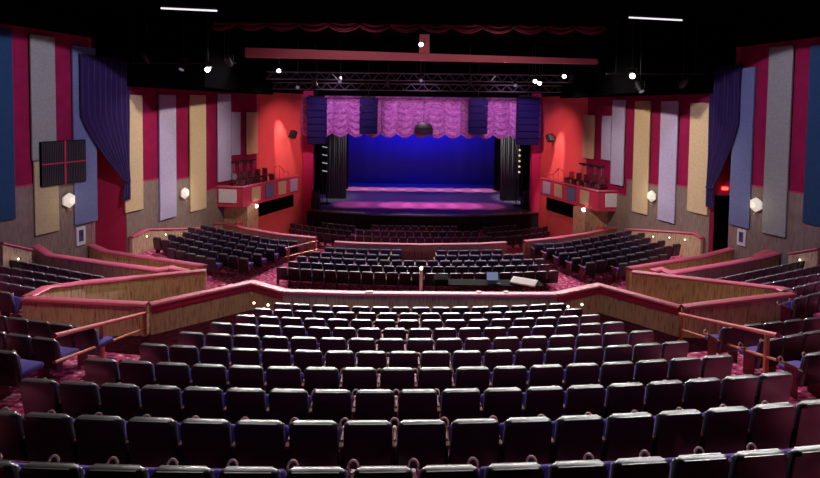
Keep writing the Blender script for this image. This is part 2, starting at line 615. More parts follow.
# cross aisle behind the middle parapet and the stepped rows behind it
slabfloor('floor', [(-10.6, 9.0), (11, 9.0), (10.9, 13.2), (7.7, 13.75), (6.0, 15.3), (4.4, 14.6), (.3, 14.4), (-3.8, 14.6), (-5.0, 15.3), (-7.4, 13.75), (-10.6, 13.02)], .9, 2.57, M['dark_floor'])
for k in range(10):
    zt = row_par(k)[1] - .88
    xa, xb = (-6.6, 6.8) if k < 6 else (row_x(k, ROWS[k][1]) - .12, row_x(k, ROWS[k][2]) + .12)
    xs = [xa + (xb - xa) * i / 16 for i in range(17)]
    back = [(x, row_y(k, x) - .38) for x in xs]
    front = [(x, row_y(k, x) + (.655 if k < 9 else .70)) for x in xs]
    slabfloor('floor', back + front[::-1], 2.0, zt, M['carpet'])
slabfloor('floor', [(-9, 1.0), (9, 1.0), (9, 3.72), (0, 3.66), (-9, 3.66)], 2.0, row_par(0)[1] - .88 + .27, M['carpet'])
for side, a, d, n in SIDEROWS + TERR:
    nrm = Vector((-d.y, d.x, 0))
    if nrm.y < 0: nrm = -nrm
    s = a - d * .05; e = a + d * 9.0
    lim = 15.5
    q = [s - nrm * .36, e - nrm * .36, e + nrm * .62, s + nrm * .62]
    slabfloor('floor', [(p.x, p.y) for p in q], 1.3, a.z - .88, M['carpet'])

# ------------------------------------------------------------------ parapets
CAPP = [(-.13, -.09), (.13, -.09), (.16, -.065), (.16, -.04), (.13, -.01), (.08, .0), (-.08, .0), (-.13, -.01), (-.16, -.04), (-.16, -.065)]
FASP = [(-.115, -.25), (.115, -.25), (.125, -.22), (.125, -.13), (.115, -.09), (-.115, -.09), (-.125, -.13), (-.125, -.22)]


def parapet(label, pts, zb, fascia=True, cap='cap', wood='wood', name='parapet_wall', group=None):
    """wood-faced wall under a rounded painted cap, along surveyed points"""
    base = sum((Vector(p) for p in pts), Vector()) / len(pts)
    zbs = zb if isinstance(zb, list) else [zb] * len(pts)
    root = thing(name, (base.x, base.y, min(zbs)), label, 'parapet', group)
    b = MB()
    pr = []
    pts = [Vector(p) for p in pts]
    # wall body: sweep with per-point bottom
    n = len(pts); rings = []
    for i, p in enumerate(pts):
        d0 = (pts[i] - pts[i - 1]).xy.normalized() if i else None
        d1 = (pts[i + 1] - pts[i]).xy.normalized() if i < n - 1 else None
        d0 = d0 or d1; d1 = d1 or d0
        m = Vector((-d0.y - d1.y, d0.x + d1.x)).normalized()
        kk = .09 / max(.45, m.dot(Vector((-d0.y, d0.x))))
        rings.append([(p.x - m.x * kk, p.y - m.y * kk, zbs[i]), (p.x + m.x * kk, p.y + m.y * kk, zbs[i]),
                      (p.x + m.x * kk, p.y + m.y * kk, p.z - .1), (p.x - m.x * kk, p.y - m.y * kk, p.z - .1)])
    vs = b.grid(rings, closed=True)
    b.bm.faces.new(vs[0]); b.bm.faces.new(vs[-1][::-1])
    b.build('wall_panel', M[wood], root)
    b = MB(); b.sweep(pts, CAPP); b.build('cap_rail', M[cap], root, True)
    if fascia:
        b = MB(); b.sweep(pts, FASP); b.build('fascia', M['fascia'], root)
    return root


ZC = 3.44
Dl, Dr = atZ(284, 290, ZC), atZ(556, 293, ZC)
mid = [atZ(px, py, ZC) for px, py in ((284, 290), (350, 292), (420, 292.5), (490, 293), (556, 293))]
parapet('long low parapet with rose cap across the middle, behind the central block', mid, 1.2, False)
Bl, Cl = atZ(150, 303, ZC), atZ(252, 281, ZC)
Br, Cr = atZ(680, 305.5, ZC), atZ(599, 284, ZC)
Tl = atY(24, 297, 13.02); Tr = atY(793, 292.5, 13.3)
parapet('rose-capped parapet bending beside the left end of the central block', [Bl, Cl, Dl], 1.2)
parapet('rose-capped parapet bending beside the right end of the central block', [Br, Cr, Dr], 1.2)
parapet('rose-capped parapet running left from the foot of the left handrail', [Tl, Bl + Vector((-.09, 0, 0))], 1.2, False)
parapet('rose-capped parapet running right from the foot of the right handrail', [Tr, Br + Vector((.09, 0, 0))], 1.2, False)
E_l = [Tl + Vector((-.0, .1, 0)), atY(46, 286, 14.1), atY(85, 281, 15.0), atZ(206, 269.5, 3.44)]
parapet('dark inner parapet behind the left pointed entry well', E_l, 1.2, False)
E_r = [Tr + Vector((.0, .1, 0)), atY(781, 287, 13.9), atZ(633, 270.5, 3.44)]
parapet('brown inner parapet behind the right pointed entry well', E_r, 1.2, False)
W3l = [onwall(27, 244.5, -1) + Vector((.35, 0, 0)), atZ(50, 254, 3.15), atZ(105, 262, 3.15), atZ(158, 268.8, 3.15), atZ(170, 266.5, 3.15), atZ(188, 270.5, 3.15)]
parapet('front parapet of the left terrace running from side wall to the well', W3l, 1.3, False)
W3r = [atZ(652, 270, 3.15), atZ(662, 268, 3.15), atZ(672, 271.8, 3.15), atZ(720, 264, 3.15), atZ(758, 257, 3.15), atZ(788, 249, 3.15)]
parapet('front parapet of the right terrace running from side wall to the well', W3r, 1.3, False)
W3h = [atZ(789, 248.5, 3.15), atZ(782, 246.6, 3.15), atZ(764, 251.5, 3.15), atZ(756, 256, 3.15)]
parapet('short hairpin return of the parapet beneath the right framed picture', W3h, 1.3, False)
W4l = [atZ(91, 244, 2.76), atZ(106, 250.5, 2.76), atZ(150, 257, 2.76), atZ(205, 265, 2.76)]
parapet('farther parapet below the red doorway at left', W4l, 1.2, False)
W4r = [atZ(741, 245.5, 2.76), atZ(700, 256, 2.76), atZ(628, 267.5, 2.76)]
parapet('farther parapet below the dark doorway at right', W4r, 1.2, False)
W5l = [atZ(214, 222.5, 2.0), atZ(224, 222.5, 2.0), atZ(250, 228.5, 2.0), atZ(280, 233.5, 2.0), atZ(316, 237, 2.0)]
parapet('curved parapet below the left opera box', W5l, 0.0, False)
W5r = [atZ(622, 226, 2.0), atZ(612, 227.5, 2.0), atZ(585, 233, 2.0), atZ(558, 237, 2.0), atZ(524, 240.5, 2.0)]
parapet('curved parapet below the right opera box', W5r, 0.0, False)
W6 = [atZ(335, 241, 2.0), atZ(360, 242.5, 2.0), atZ(420, 243.8, 2.0), atZ(480, 243, 2.0), atZ(506, 241.5, 2.0)]
parapet('small front parapet facing the middle orchestra rows', W6, 0.0, False)
# low rails at the foot of the far side walls
for side, pxs in ((-1, [(127, 236), (143, 228), (180, 227.5), (213, 226)]), (1, [(706, 237), (699, 232), (660, 229.5), (630, 228)])):
    pts = [onwall(px, py, side) + Vector((-side * .22, -.07, 0)) for px, py in pxs]
    parapet('low rose rail with pale wood at the foot of the far %s wall' % ('left' if side < 0 else 'right'), pts,
            [orc_floor(p.x, p.y) for p in pts], False)
for side, pxs in ((-1, [(-6, 239.5), (23, 246)]), (1, [(797, 250.5), (826, 245.5)])):
    pts = [onwall(px, py, side) + Vector((-side * .5, -.3, 0)) for px, py in pxs]
    parapet('short pale wood parapet against the near %s wall' % ('left' if side < 0 else 'right'), pts, 2.0, False)

# ------------------------------------------------------------------ handrails
def handrail(label, p0, p1, zf, posts, side):   # zf: floor heights under both ends
    base = (p0 + p1) / 2
    root = thing('handrail', (base.x, base.y, min(p0.z, p1.z) - 1.0), label, 'handrail')
    b = MB(); b.tube([p0, p1], .04, 10); b.build('top_rail', M['rail'], root, True)
    dz = Vector((0, 0, -.42))
    b = MB(); b.tube([p0 + dz, p1 + dz], .025, 8); b.build('lower_rail', M['post'], root, True)
    for t in posts:
        p = p0.lerp(p1, t)
        zb = zf[0] + (zf[1] - zf[0]) * t
        b = MB(); b.box((p.x, p.y, (p.z - .02 + zb) / 2), (.07, .07, p.z - .02 - zb), None, .008, 1)
        b.box((p.x, p.y, zb + .01), (.14, .14, .02)); b.build('post', M['post'], root)
    return root


handrail('red handrail on copper posts beside the left aisle steps', atY(147, 312.5, 13.3), atY(54, 336, 7.5), (2.57, 4.2), [.04, .624], -1)
handrail('red handrail on copper posts beside the right aisle steps', atY(680, 314, 13.3), atY(778, 335.5, 8.0), (2.57, 4.0), [.03, .534, .93], 1)
# rails down at the orchestra gangway near the pit
p0, p1 = atZ(318, 241, 2.05), atZ(285, 248.5, 2.1)
handrail('thin rail sloping down by the gangway left of the front parapet', p0, p1, (ZO, ZO), [.1, .5, .9], -1)

# ------------------------------------------------------------------ side walls
def wallbox(name, side, y0, y1, z0, z1, th, m, inset=0.0):
    """a slab standing on the line of the side wall; inset pushes it into the room"""
    n = Vector((-side * 1.0, -SL)).normalized()      # into the room
    q = []
    for y in (y0, y1):
        q.append(Vector((wallx(side, y), y)))
    a, c = q
    i = n * inset; t = n * (inset - th)
    poly = [a + i, c + i, c + t, a + t]
    b = MB(); b.prism([(p.x, p.y) for p in poly], z0, z1)
    return b.build(name, m)


SIDEN = {-1: 'left', 1: 'right'}
YJ = {-1: (21.6, 23.15), 1: (22.2, 23.15)}
YS = {-1: 32.9, 1: 31.8}
for side in (-1, 1):
    s = SIDEN[side]
    struct(wallbox('wall_' + s, side, 5, YJ[side][0], 0, 13, .3, M['crimson']))
    struct(wallbox('wall_' + s, side, YJ[side][1], YS[side], 0, 13, .3, M['crimson']))
    # wainscot, stepping down with the rake
    struct(wallbox('trim_1', side, 5, YJ[side][0], 0, 5.72, .05, M['wainscot'], .05))
    struct(wallbox('trim_2', side, YJ[side][1], 25.9, 0, 5.15, .05, M['wainscot'], .05))
    struct(wallbox('trim_3', side, 25.9, 28.3, 0, 4.95, .05, M['wainscot'], .05))
    struct(wallbox('trim_4', side, 28.3, YS[side], 0, 4.0, .05, M['wainscot'], .05))
    for k, (a, c, z) in enumerate(((5, YJ[side][0], 5.72), (YJ[side][1], 25.9, 5.15), (25.9, 28.3, 4.95), (28.3, YS[side], 4.0))):
        struct(wallbox('trim_%d' % (5 + k), side, a, c, z, z + .06, .07, M['fascia'], .07))
    struct(wallbox('trim_11', side, 5, YJ[side][0], 11.85, 13, .3, M['black'], .32))  # added black band standing in for the shadow along the wall top
    # recessed doorway behind the drape: back wall and jambs
    ym = sum(YJ[side]) / 2
    x = wallx(side, ym)
    struct(wallbox('wall_%s_recess' % s, side, YJ[side][0] - .5, YJ[side][1] + .9, 0, 13, .2, M['redwall'], -1.6))
    for y in YJ[side]:
        b = MB(); b.box((wallx(side, y) + side * .8, y + (.1 if y > ym else -.1), 6.5), (1.6, .2, 13), None)
        struct(b.build('wall_%s_jamb' % s, M['fascia']))
b = MB()
# dark doorway inside the right recess, red-lit sign above it
yj = YJ[1][1]
zd = atY(725, 195.5, yj).z
b.box((wallx(1, yj) + .86, yj - .05, (zd + 1.0) / 2), (1.36, .08, zd - 1.0), None, .01, 1)
struct(b.build('door_1', M['black']))


def acoustic(side, px0, px1, yt, yb, m, label, th=.09):
    pm = (px0 + px1) / 2
    a = onwall(px0, (yt + yb) / 2, side); c = onwall(px1, (yt + yb) / 2, side)
    zt = onwall(pm, yt, side).z; zb = onwall(pm, yb, side).z
    n = Vector((-side * 1.0, -SL, 0)).normalized()
    d = (c - a); d.z = 0; L = d.length; ang = math.atan2(d.y, d.x)
    ce = (a + c) / 2
    ce = ce + n * (.075 + th / 2)
    b = MB(); b.box((ce.x, ce.y, (zt + zb) / 2), (L, th, zt - zb), ang, .018, 2)
    return tag(b.build('acoustic_panel', M[m]), label, 'wall panel')


acoustic(-1, -14, 11, 28, 221, 'blue', 'blue fabric wall panel at the left edge of the picture')
acoustic(-1, 28.5, 53, 36, 160, 'silver', 'tall silver wall panel above and behind the dark left grille')
acoustic(-1, 32, 56, 160.5, 233, 'silver_warmlit', 'lower end of the silver wall panel below the left grille, tinted as warm-lit')
acoustic(-1, 71, 94, 47, 223, 'slate', 'slate blue wall panel beside the left purple drape')
acoustic(-1, 122.5, 140.5, 95, 211, 'beige', 'beige wall panel right of the left purple drape')
acoustic(-1, 157.5, 174, 95, 218.5, 'lavender', 'long lavender wall panel between two beige ones on the left wall')
acoustic(-1, 188, 204, 95, 210, 'beige', 'beige wall panel right of the far left sconce')
acoustic(-1, 216, 229, 94, 181, 'lavender', 'lavender wall panel above the near end of the left opera box')
acoustic(-1, 229.5, 238.5, 112, 155, 'lavender', 'short lavender wall panel above the left opera box chairs')
acoustic(-1, 245, 256, 112, 154, 'beige', 'short beige wall panel above the left opera box chairs')
acoustic(1, 809, 836, 45, 226, 'blue', 'blue fabric wall panel at the right edge of the picture')
acoustic(1, 768, 792, 47, 236, 'silver', 'tall silver wall panel right of the near right sconce')
acoustic(1, 734, 754.5, 68, 227, 'slate', 'slate blue wall panel beside the right purple drape')
acoustic(1, 691, 711.5, 103, 213.5, 'beige', 'beige wall panel left of the right purple drape')
acoustic(1, 661.5, 678.5, 101, 222, 'lavender', 'long lavender wall panel between two beige ones on the right wall')
acoustic(1, 635.5, 651, 101, 213.5, 'beige', 'beige wall panel left of the far right sconce')
acoustic(1, 613.5, 626, 100, 185, 'lavender', 'lavender wall panel above the near end of the right opera box')
acoustic(1, 603.5, 613, 116, 160, 'lavender', 'short lavender wall panel above the right opera box chairs')
acoustic(1, 584.5, 596, 115, 158.5, 'beige', 'short beige wall panel above the right opera box chairs')

# grille on the near left wall
def grille():
    a = onwall(36, 163, -1); c = onwall(81, 163, -1)
    zt, zb = onwall(58, 140.5, -1).z, onwall(58, 184, -1).z
    n = Vector((1, -SL, 0)).normalized(); d = (c - a); d.z = 0; L = d.length; d.normalize(); ang = math.atan2(d.y, d.x)
    ce = (a + c) / 2 + n * .24; zc = (zt + zb) / 2; H = zt - zb
    root = thing('wall_grille', (ce.x, ce.y, zb), 'dark square grille with a red cross bar on the near left wall', 'grille')
    rot = Matrix.Rotation(ang, 3, 'Z')
    b = MB(); b.box((ce.x, ce.y, zc), (L, .10, H), ang, .01, 1); b.build('backing', M['black'], root)
    b = MB()
    for i in range(26):
        u = -L / 2 + L * (i + .5) / 26
        p = ce + d * u + n * .065
        b.box((p.x, p.y, zc), (L / 26 * .55, .04, H - .06), ang)
    b.build('slats', M['grille'], root)
    b = MB()
    p = ce + n * .095
    b.box((p.x, p.y, zc), (L, .03, .05), ang); b.box((p.x, p.y, zc), (.07, .035, H), ang)
    b.build('cross_bar', M['fascia'], root)


grille()


def sconce(px, py, side, label):
    p = onwall(px, py, side); n = Vector((-side * 1.0, -SL, 0)).normalized()
    root = thing('wall_sconce', (p.x, p.y, p.z - .35), label, 'sconce')
    ang = math.atan2(n.y, n.x)
    rot = Matrix.Rotation(ang, 3, 'Z')
    b = MB(); q = p + n * .10
    b.box((q.x, q.y, p.z), (.08, .22, .5), ang, .01, 1); b.build('back_plate', M['brass'], root)
    # faceted shade: hexagonal front, tapering to the wall
    b = MB(); ring0, ring1, ring2 = [], [], []
    for k in range(6):
        a = 2 * PI * k / 6 + PI / 2
        u, w = math.cos(a), math.sin(a)
        for ring, r_, dep in ((ring0, .30, .14), (ring1, .34, .26), (ring2, .15, .42)):
            loc = rot @ Vector((dep, u * r_ * .82, w * r_ * .95))
            ring.append(p + loc)
    vs = b.grid([ring0, ring1, ring2], closed=True)
    b.bm.faces.new(vs[2]); b.bm.faces.new(vs[0][::-1])
    b.build('glass_shade', M['glass'], root)
    b = MB(); q = p + n * .3; b.sphere((q.x, q.y, p.z - .40), .05); b.build('finial', M['brass'], root, True)
    l = p + n * 1.0
    point('sconce_glow', (l.x, l.y, l.z), (1, .80, .55), 12, .2)


sconce(65, 200, -1, 'lit faceted sconce on the near left wall below the dark left grille')
sconce(181.5, 193, -1, 'lit faceted sconce on the far left wall')
sconce(655, 196, 1, 'lit faceted sconce on the far right wall')
sconce(760, 204.5, 1, 'lit faceted sconce on the near right wall beside the silver panel')


def picture(px0, px1, y0, y1, side, label):
    a = onwall(px0, (y0 + y1) / 2, side); c = onwall(px1, (y0 + y1) / 2, side)
    zt, zb = onwall((px0 + px1) / 2, y0, side).z, onwall((px0 + px1) / 2, y1, side).z
    n = Vector((-side * 1.0, -SL, 0)).normalized(); d = c - a; d.z = 0; L = d.length; ang = math.atan2(d.y, d.x)
    ce = (a + c) / 2 + n * .10; zc = (zt + zb) / 2
    root = thing('framed_picture', (ce.x, ce.y, zb), label, 'picture')
    b = MB(); b.box((ce.x, ce.y, zc), (L, .06, zt - zb), ang, .008, 1); b.build('picture_frame', M['frame'], root)
    b = MB(); q = ce + n * .035
    b.box((q.x, q.y, zc + .02), (L * .5, .012, (zt - zb) * .62), ang)
    b.sphere((q.x + n.x * .006, q.y + n.y * .006, zc + .1), .075, 1, .2, 1.2)
    b.build('print', M['print_dark'], root)


picture(74.5, 83.5, 226.5, 245, -1, 'small white-framed picture under the slate blue panel at left')
picture(739, 747.5, 229, 245.5, 1, 'small white-framed picture under the slate blue panel at right')


# purple drapes tied back at the doorways
def drape(side, label):
    y0 = YJ[side][0] - (.75 if side < 0 else .45); y1 = YJ[side][1] + .02
    n = Vector((-side * 1.0, -SL)).normalized()
    ztop, ztie = 11.0, 5.35
    rows = []
    N = 60
    for j in range(25):
        v = j / 24; z = ztop + (ztie - ztop) * v
        sh = max(0, (v - .45) / .55) ** 1.25
        r = []
        for i in range(N + 1):
            u = i / N
            ya = y0 + (y1 - .32 - y0) * sh
            y = ya + (y1 - ya) * u
            fold = .055 * (1 - .55 * v) * math.sin(u * 2 * PI * 9 + .6 * math.sin(v * 5))
            off = .27 + fold
            zz = z - .9 * (1 - u) * 0 + .0
            r.append((wallx(side, y) + n.x * off, y + n.y * off, zz))
        rows.append(r)
    # tail below the tie
    for j in range(1, 6):
        v = j / 5; r = []
        for i in range(N + 1):
            u = i / N
            w = .32 + .12 * v
            y = y1 - w + w * u
            off = .27 + .04 * math.sin(u * 2 * PI * 9)
            r.append((wallx(side, y) + n.x * off, y + n.y * off, ztie - .9 * v))
        rows.append(r)
    root = thing('stage_drape', (wallx(side, y1) + n.x * .3, y1, ztie - .9), label, 'curtain')
    b = MB(); b.grid(rows); o = b.build('cloth', M['purple_drape'], root, True)
    sol = o.modifiers.new('thickness', 'SOLIDIFY'); sol.thickness = .02
    b = MB()
    yc = y1 - .16
    c = Vector((wallx(side, yc) + n.x * .27, yc + n.y * .27, ztie))
    ring = [c + Vector((.13 * math.cos(a), .20 * math.sin(a), .0)) for a in [2 * PI * k / 12 for k in range(12)]]
    b.tube(ring, .035, 6, True); b.build('tie_band', M['purple_drape'], root, True)
    b = MB(); A = Vector((wallx(side, y0) + n.x * .27, y0 + n.y * .27, ztop + .02)); B = Vector((wallx(side, y1) + n.x * .27, y1 + n.y * .27, ztop + .02))
    b.tube([A, B], .04); b.build('curtain_rod', M['metal'], root, True)


drape(-1, 'purple drape tied back over the left doorway')
drape(1, 'purple drape tied back over the right doorway')

# exit sign glow in the right recess
pe = atY(725, 188.5, yj - .06)
b = MB(); b.box((pe.x, pe.y, pe.z), (.26, .10, .14), None, .01, 1)
tag(b.build('exit_light', M['exit']), 'small glowing red exit light above the right dark doorway', 'light')

# ------------------------------------------------------------------ proscenium zone
PL = (-10.4, 32.9); PR = (wallx(1, YS[1]), YS[1])
YP = 37.0
QL = atY(303.5, 150, YP); QR = atY(540, 150, YP)
def splay(name, a, c, z0, z1, th, m):
    a, c = Vector(a[:2]), Vector(c[:2]); d = (c - a).normalized(); n = Vector((-d.y, d.x))
    if n.y < 0: n = -n
    b = MB(); b.prism([tuple(a), tuple(c), tuple(c + n * th), tuple(a + n * th)], z0, z1)
    return struct(b.build(name, m))


for nm, z0, z1, m_ in (('', 0, 9.95, 'redwall'), ('_upper', 9.95, 13, 'black')):
    splay('wall_left_splay' + nm, (wallx(-1, YS[-1]), YS[-1]), QL, z0, z1, .3, M[m_])
    splay('wall_right_splay' + nm, PR, QR, z0, z1, .3, M[m_])
PI_L = atY(313, 150, YP); PI_R = atY(532, 150, YP)
for nm, x0, x1 in (('trim_9', QL.x, PI_L.x), ('trim_10', PI_R.x, QR.x)):
    b = MB(); b.prism([(x0, YP - .12), (x1, YP - .12), (x1, YP + .5), (x0, YP + .5)], 0, 10.2)
    struct(b.build(nm, M['magenta']))
# header above the opening and black masking beyond
b = MB(); b.box((.9, YP + .5, 11.5), (26, .3, 3.2)); struct(b.build('wall_front_header', M['black']))
for x0, x1 in ((-16, QL.x - .1), (QR.x + .1, 17)):
    b = MB(); b.box(((x0 + x1) / 2, YP + .35, 6.5), (x1 - x0, .3, 13)); struct(b.build('wall_front', M['black']))

# stage platform
ZS = 1.23
def stage():
    root = thing('stage', (.8, 40, 0), 'wide dark stage with bowed front edge under pink and blue light', 'stage')
    fl, fr = atZ(304, 212.5, ZS), atZ(539.5, 213.5, ZS)
    xs = [fl.x + (fr.x - fl.x) * i / 24 for i in range(25)]
    yf = []
    for x in xs:
        u = (x - xs[0]) / (xs[-1] - xs[0]) * 2 - 1
        yf.append(35.0 + 1.55 * abs(u) ** 2.0)
    edge = list(zip(xs, yf))
    back = [(PI_R.x - .05, 36.5), (PI_R.x - .05, 37.6), (12.95, 37.6), (12.95, 51.45), (-11.95, 51.45), (-11.95, 37.6), (PI_L.x + .05, 37.6), (PI_L.x + .05, 36.5)]
    b = MB(); b.prism(edge + back, ZS - .06, ZS); b.build('deck', M['deck'], root)
    b = MB()
    inner = [(x, y + .12) for x, y in edge]
    b.prism([(x, y + .02) for x, y in edge] + inner[::-1], 0, ZS - .06); b.build('apron', M['velour'], root)
    b = MB(); b.sweep([(x, y, ZS + .02) for x, y in edge], [(-.03, -.06), (.03, -.06), (.03, .015), (-.03, .015)])
    b.build('edge_strip', M['alu'], root)
    b = MB()
    for i in range(2, 23, 2):
        b.sphere((xs[i], yf[i] + .12, ZS + .05), .045)
    b.build('footlights', M['coldlens'], root)


stage()
# backdrop: blue cloth with gentle folds
pb0, pb1 = atZ(330, 184, ZS), atZ(512, 184, ZS)
YB = 50.2
b = MB(); rows = []
for j in range(2):
    z = (ZS + .01, 13)[j]
    rows.append([(-9 + 19 * i / 80, YB + .05 * math.sin(i * .9), z) for i in range(81)])
b.grid(rows)
o = b.build('backdrop', M['cyc'], None, True); tag(o, 'tall blue backdrop cloth closing the rear of the stage', 'backdrop')
sol = o.modifiers.new('thickness', 'SOLIDIFY'); sol.thickness = .02
b = MB(); b.box((.7, 51.6, 7), (26, .2, 13)); struct(b.build('wall_back', M['black']))
for nm, x in (('wall_stage_left', -12.1), ('wall_stage_right', 13.1)):
    b = MB(); b.box((x, 44.4, 7), (.2, 14, 13)); struct(b.build(nm, M['black']))


def legs(name, px0, px1, Y, m, label, folds=8, z1=10.5, ytop=None):
    a, c = atY(px0, 180, Y), atY(px1, 180, Y)
    rows = []
    N = folds * 8
    for j in range(2):
        z = (ZS + .02, z1)[j]
        rows.append([(a.x + (c.x - a.x) * i / N, Y + .16 * math.sin(i / 8 * 2 * PI) + .05 * math.sin(i * .37), z) for i in range(N + 1)])
    b = MB(); b.grid(rows); o = b.build(name, m, None, True)
    sol = o.modifiers.new('thickness', 'SOLIDIFY'); sol.thickness = .02
    return tag(o, label, 'curtain')


legs('stage_leg_curtain', 326, 346, 41.4, M['grey_drape'], 'grey pleated leg curtain at the left of the stage', 9)
legs('stage_leg_curtain', 500, 519, 41.4, M['grey_drape'], 'grey pleated leg curtain at the right of the stage', 9)
legs('masking_curtain', 296, 329, 43.5, M['velour'], 'black masking curtain behind the left grey leg', 8)
legs('masking_curtain', 516, 545, 43.5, M['velour'], 'black masking curtain behind the right grey leg', 8)
legs('masking_curtain', 318, 348, 46.5, M['velour'], 'black inner masking curtain left of the blue backdrop', 6)
legs('masking_curtain', 494, 530, 46.5, M['velour'], 'black inner masking curtain right of the blue backdrop', 6)

# swagged valance
def valance(name, px0, px1, yt, yb, Y, m, label, n, ruch, amp, sag):
    a, c = atY(px0, yt, Y), atY(px1, yt, Y)
    zt = (a.z + c.z) / 2; zb = (atY(px0, yb, Y).z + atY(px1, yb, Y).z) / 2
    rows = []; per = 14; N = n * per; J = 40
    for j in range(J + 1):
        v = j / J; r = []
        for i in range(N + 1):
            u = i / per; f = u - math.floor(u)
            s = abs(math.sin(PI * u))
            z = zt + (zb - zt) * v - sag * s ** .8 * v ** 1.2
            y = Y - amp * s ** .7 * (.25 + .75 * v) - ruch * s * (0.5 + .5 * math.sin(v * 2 * PI * 6 - 2.0 * s + .7 * math.sin(u * 3.1)))
            r.append((a.x + (c.x - a.x) * i / N, y, z))
        rows.append(r)
    b = MB(); b.grid(rows)
    # fringe hem
    hem = [Vector(p) for p in rows[-1]]
    root = thing(name, ((a.x + c.x) / 2, Y, zb), label, 'curtain')
    o = b.build('swags', m, root, True)
    sol = o.modifiers.new('thickness', 'SOLIDIFY'); sol.thickness = .015
    b = MB(); b.tube(hem, .05, 5); b.build('hem', m, root, True)
    return root


valance('stage_valance', 300.5, 542, 97, 133, YP - .05, M['valance'], 'purple swagged valance across the top of the stage opening', 15, .10, .16, .33)
valance('house_valance', 206, 606, 9, 26, 24.0, M['maroon'], 'dim maroon scalloped valance high above the red beam', 13, .08, .20, .32)

# ------------------------------------------------------------------ opera boxes
def opera_box(side):
    s = SIDEN[side]
    if side < 0:
        A = atY(214, 187, 29.2); Bp = atY(242.5, 187, 29.0); Cp = atZ(299, 175.3, Bp.z)
    else:
        A = atY(626, 191.5, 29.2); Bp = atY(598.5, 191, 29.0); Cp = atZ(541.5, 178, Bp.z)
    zt = Bp.z; H = 1.22; zb = zt - H
    A.z = zt
    root = thing('opera_box', ((A.x + Bp.x) / 2, 31, zb), 'red opera box with coloured front panels on the %s wall' % s, 'opera box')
    poly = [(A.x, A.y), (Bp.x, Bp.y), (Cp.x, Cp.y), (wallx(side, YS[side] - .4) * 1.0 - side * .25, YS[side] - .4)]
    b = MB(); b.prism(poly, zb, zt - .62); b.build('box_floor', M['fascia'], root)
    b = MB()
    pts = [Vector((A.x, A.y, zt)), Vector((Bp.x, Bp.y, zt)), Vector((Cp.x, Cp.y, zt))]
    rings = []
    b.sweep(pts, [(-.07, -H), (.07, -H), (.07, -.05), (-.07, -.05)])
    b.build('box_front', M['boxred'], root)
    b = MB(); b.sweep(pts, [(-.12, -.06), (.12, -.06), (.14, -.02), (.1, .03), (-.1, .03), (-.14, -.02)]); b.build('top_rail', M['cap'], root, True)
    cols = ['beige', 'slate', 'beige', 'lavender']
    # panel facing the house
    d = (Bp - A); d.z = 0; L = d.length; d.normalize(); ang = math.atan2(d.y, d.x)
    nn = Vector((0, -1, 0)); c = A + d * L * (.5 if side < 0 else .45)
    b = MB(); b.box((c.x, c.y - .10, zt - .55), (L * .62, .06, .82), ang, .01, 1); tag(b.build('front_panel', M['white_panel'], root), 'white panel')
    d = (Cp - Bp); d.z = 0; L = d.length; d.normalize(); ang = math.atan2(d.y, d.x)
    nn = Vector((-side * abs(d.y), -abs(d.x), 0))
    for i, cn in enumerate(cols):
        q = Bp + d * L * (.19 + .225 * i) + nn * .10
        b = MB(); b.box((q.x, q.y, zt - .58), (L * .145, .06, .86), ang, .01, 1)
        tag(b.build('front_panel', M[cn], root), cn + ' panel' if cn != 'slate' else 'slate blue panel')
    # brown column wall carrying the box, dark void beyond
    b = MB()
    sx = -side
    x0 = wallx(side, 29.6); 
    b.prism([(x0 + sx * .1, 29.7), (x0 + sx * 1.5, 29.7), (x0 + sx * 1.9, 30.6), (x0 + sx * .4, 30.6)], 0, zb); b.build('support_wall', M['wood'], root)
    return A, Bp, Cp, zt - .62, zt, root


def box_chair(x, y, z, ang, s, first=[None]):
    if first[0] is None:
        m = MB()
        m.mi = 0
        m.box((0, 0, .46), (.44, .44, .07), None, .02, 1); m.box((0, -.2, .74), (.44, .06, .44), None, .02, 1)
        m.mi = 1
        for dx in (-.19, .19):
            for dy in (-.19, .19): m.tube([(dx, dy, 0), (dx * .95, dy * .95, .45)], .015, 6)
        o = m.build('box_chair', [M['chair'], M['chrome']]); first[0] = o
    else:
        o = first[0].copy(); COL.objects.link(o)
    o.location = (x, y, z); o.rotation_euler = (0, 0, ang)
    return tag(o, 'dark chair with thin bright legs set out in the %s opera box' % s, 'chair', 'chairs in the %s opera box' % s)


